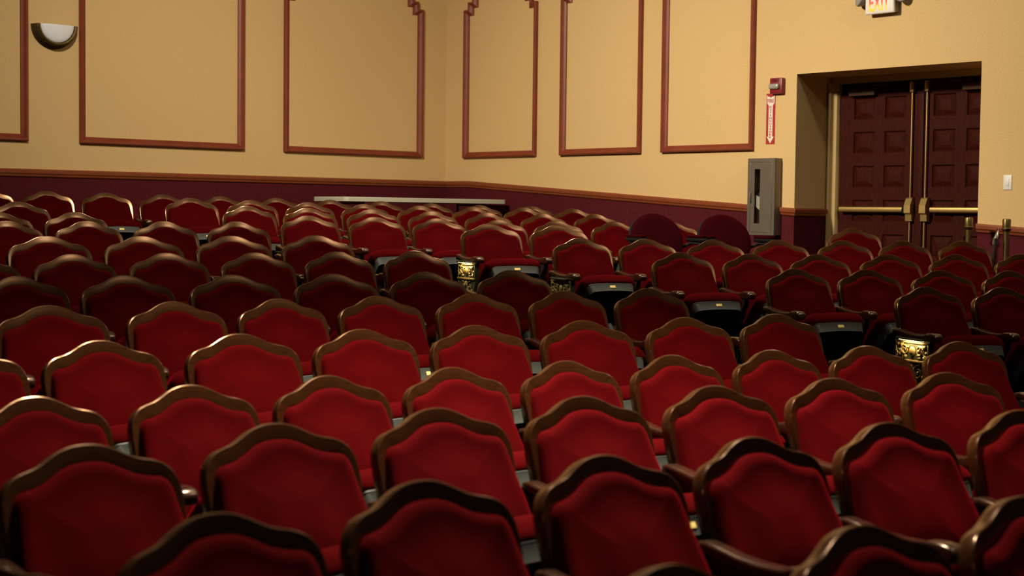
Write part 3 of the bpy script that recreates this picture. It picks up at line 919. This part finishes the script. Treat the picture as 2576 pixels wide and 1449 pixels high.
# ------------------------------------------------------------------ two loose chairs with oval backs in the gap of the aisle-side row
def oval_chair(x, y, ztop, label):
    th = math.atan2(SCX - x, y - SCY); fz = floor_z(x, y)
    root = empty('oval_back_chair', (x, y, fz + ZC), th)
    tag(root, label, 'chair', None)
    H = ztop - fz
    al = math.radians(24); a_, b_ = .236, .235
    def bp(u, w, dep):
        dep = dep - .25 * u * u
        d = b_ - w
        return (u, dep * math.cos(al) - d * math.sin(al), H - d * math.cos(al) - dep * math.sin(al))
    ell = lambda k, dep: [bp((a_ - k) * math.cos(2 * PI * i / 48), (b_ - k) * math.sin(2 * PI * i / 48), dep) for i in range(48)]
    mb = MB(); mb.loft([ell(.02, .050), ell(.004, .046), ell(0, .038), ell(0, .008), ell(.004, .002), ell(.010, .004)])
    mb.obj('back_shell', M['black'], root)
    mb = MB(); mb.loft([ell(.0075, .0), ell(.006, -.008), ell(.012, -.022), ell(.030, -.032), ell(.08, -.040), ell(.14, -.043), ell(.20, -.044)])
    mb.obj('back_cushion', M['darkvelvet'], root, smooth=70)
    sh = H - .50
    mb = MB()
    S = [(-.23, -.20), (-.20, -.56), (-.10, -.60), (.10, -.60), (.20, -.56), (.23, -.20), (.18, -.14), (-.18, -.14)]
    S = catmull(S + [S[0]], 4)[:-1]
    sc = lambda k, z: [(x * (1 - k), -.37 + (y + .37) * (1 - k), z) for x, y in S]
    mb.loft([sc(.08, sh - .05), sc(.0, sh - .035), sc(0, sh + .02), sc(.06, sh + .045), sc(.25, sh + .055)])
    mb.obj('seat_cushion', M['velvet'], root, smooth=60)
    for sx in (-1, 1):
        mb = MB()
        mb.tube([(sx * .265, -.40, sh - .04), (sx * .270, -.40, H - .245), (sx * .270, -.20, H - .235), (sx * .235, -.10, H - .27)], .014, 8)
        ar = mb.obj('armrest', M['blackmetal'], root)
        mb = MB(); mb.rbox(sx * .270 - .026, sx * .270 + .026, -.42, -.13, H - .226, H - .196, .012, 3); ap = mb.obj('arm_base', M['black'], ar)
        mb = MB(); mb.rbox(sx * .270 - .024, sx * .270 + .024, -.415, -.135, H - .197, H - .172, .007, 3); mb.obj('arm_pad', M['darkvelvet'], ar)
        for yy, y2 in ((-.54, -.58), (-.20, -.10)):
            mb = MB(); mb.tube([(sx * .19, yy, sh - .04), (sx * .22, y2, .001)], .014, 10); mb.obj('leg', M['blackmetal'], root)
    return root
oval_chair(1.125, 12.28, .020, 'maroon oval-back armchair left of its twin, farther from the grey cabinet')
oval_chair(1.708, 12.50, .018, 'maroon oval-back armchair just below the grey extinguisher cabinet')

# ------------------------------------------------------------------ stanchions by the doors
def stanchion(x, y, ztop, label):
    fz = floor_z(x, y); H = ztop - fz
    root = empty('stanchion', (x, y, fz + ZC), 0)
    tag(root, label, 'stanchion')
    mb = MB(); mb.lathe([(.001, .004), (.150, .004), (.152, .012), (.140, .024), (.06, .045), (.030, .060), (.001, .060)], n=32); mb.obj('base', M['oldbrass'], root)
    mb = MB(); mb.tube([(0, 0, .058), (0, 0, H - .075)], .0235, 20); mb.obj('post', M['oldbrass'], root)
    mb = MB(); mb.lathe([(.0235, H - .105), (.032, H - .100), (.040, H - .080), (.034, H - .073), (.0345, H - .012), (.030, H - .002), (.001, H)], n=24); mb.obj('cap', M['oldbrass'], root)
    mb = MB(); mb.lathe([(.036, H - .092), (.042, H - .090), (.043, H - .084), (.036, H - .082)], n=24); mb.obj('collar_ring', M['chrome'], root)
    return root, fz, H
stanchion(3.835, 12.72, .018, 'aged brass stanchion post in front of the right door leaf')
st, sf, sh_ = stanchion(4.060, 12.43, .008, 'aged brass stanchion post with a rope hooked on, right of the doors')
q = empty('velvet_rope', (4.060 - .062, 12.43 - .01, sf + sh_ - .09 + ZC))
tag(q, 'maroon velvet rope hanging from the right stanchion by a chrome snap', 'rope')
mb = MB()
mb.tube([(.012 * math.cos(a) - .008, 0, .012 * math.sin(a)) for a in [2 * PI * i / 14 for i in range(15)]], .0035, 6)
mb.tube([(-.012, 0, -.012), (-.022, -.004, -.05), (-.030, -.006, -.075)], [.010, .017, .019], 10)
mb.tube([(-.030, -.006, -.075), (-.036, -.008, -.125)], [.027, .024], 12)
mb.obj('snap_hook', M['chrome'], q)
mb = MB()
pts = [(-.036, -.008, -.122), (-.050, -.012, -.22), (-.066, -.018, -.36), (-.078, -.024, -.50), (-.085, -.03, -.66), (-.080, -.04, -.80), (-.060, -.05, -.89)]
mb.tube(catmull(pts, 5), .021, 12)
mb.obj('rope', M['rope'], q)
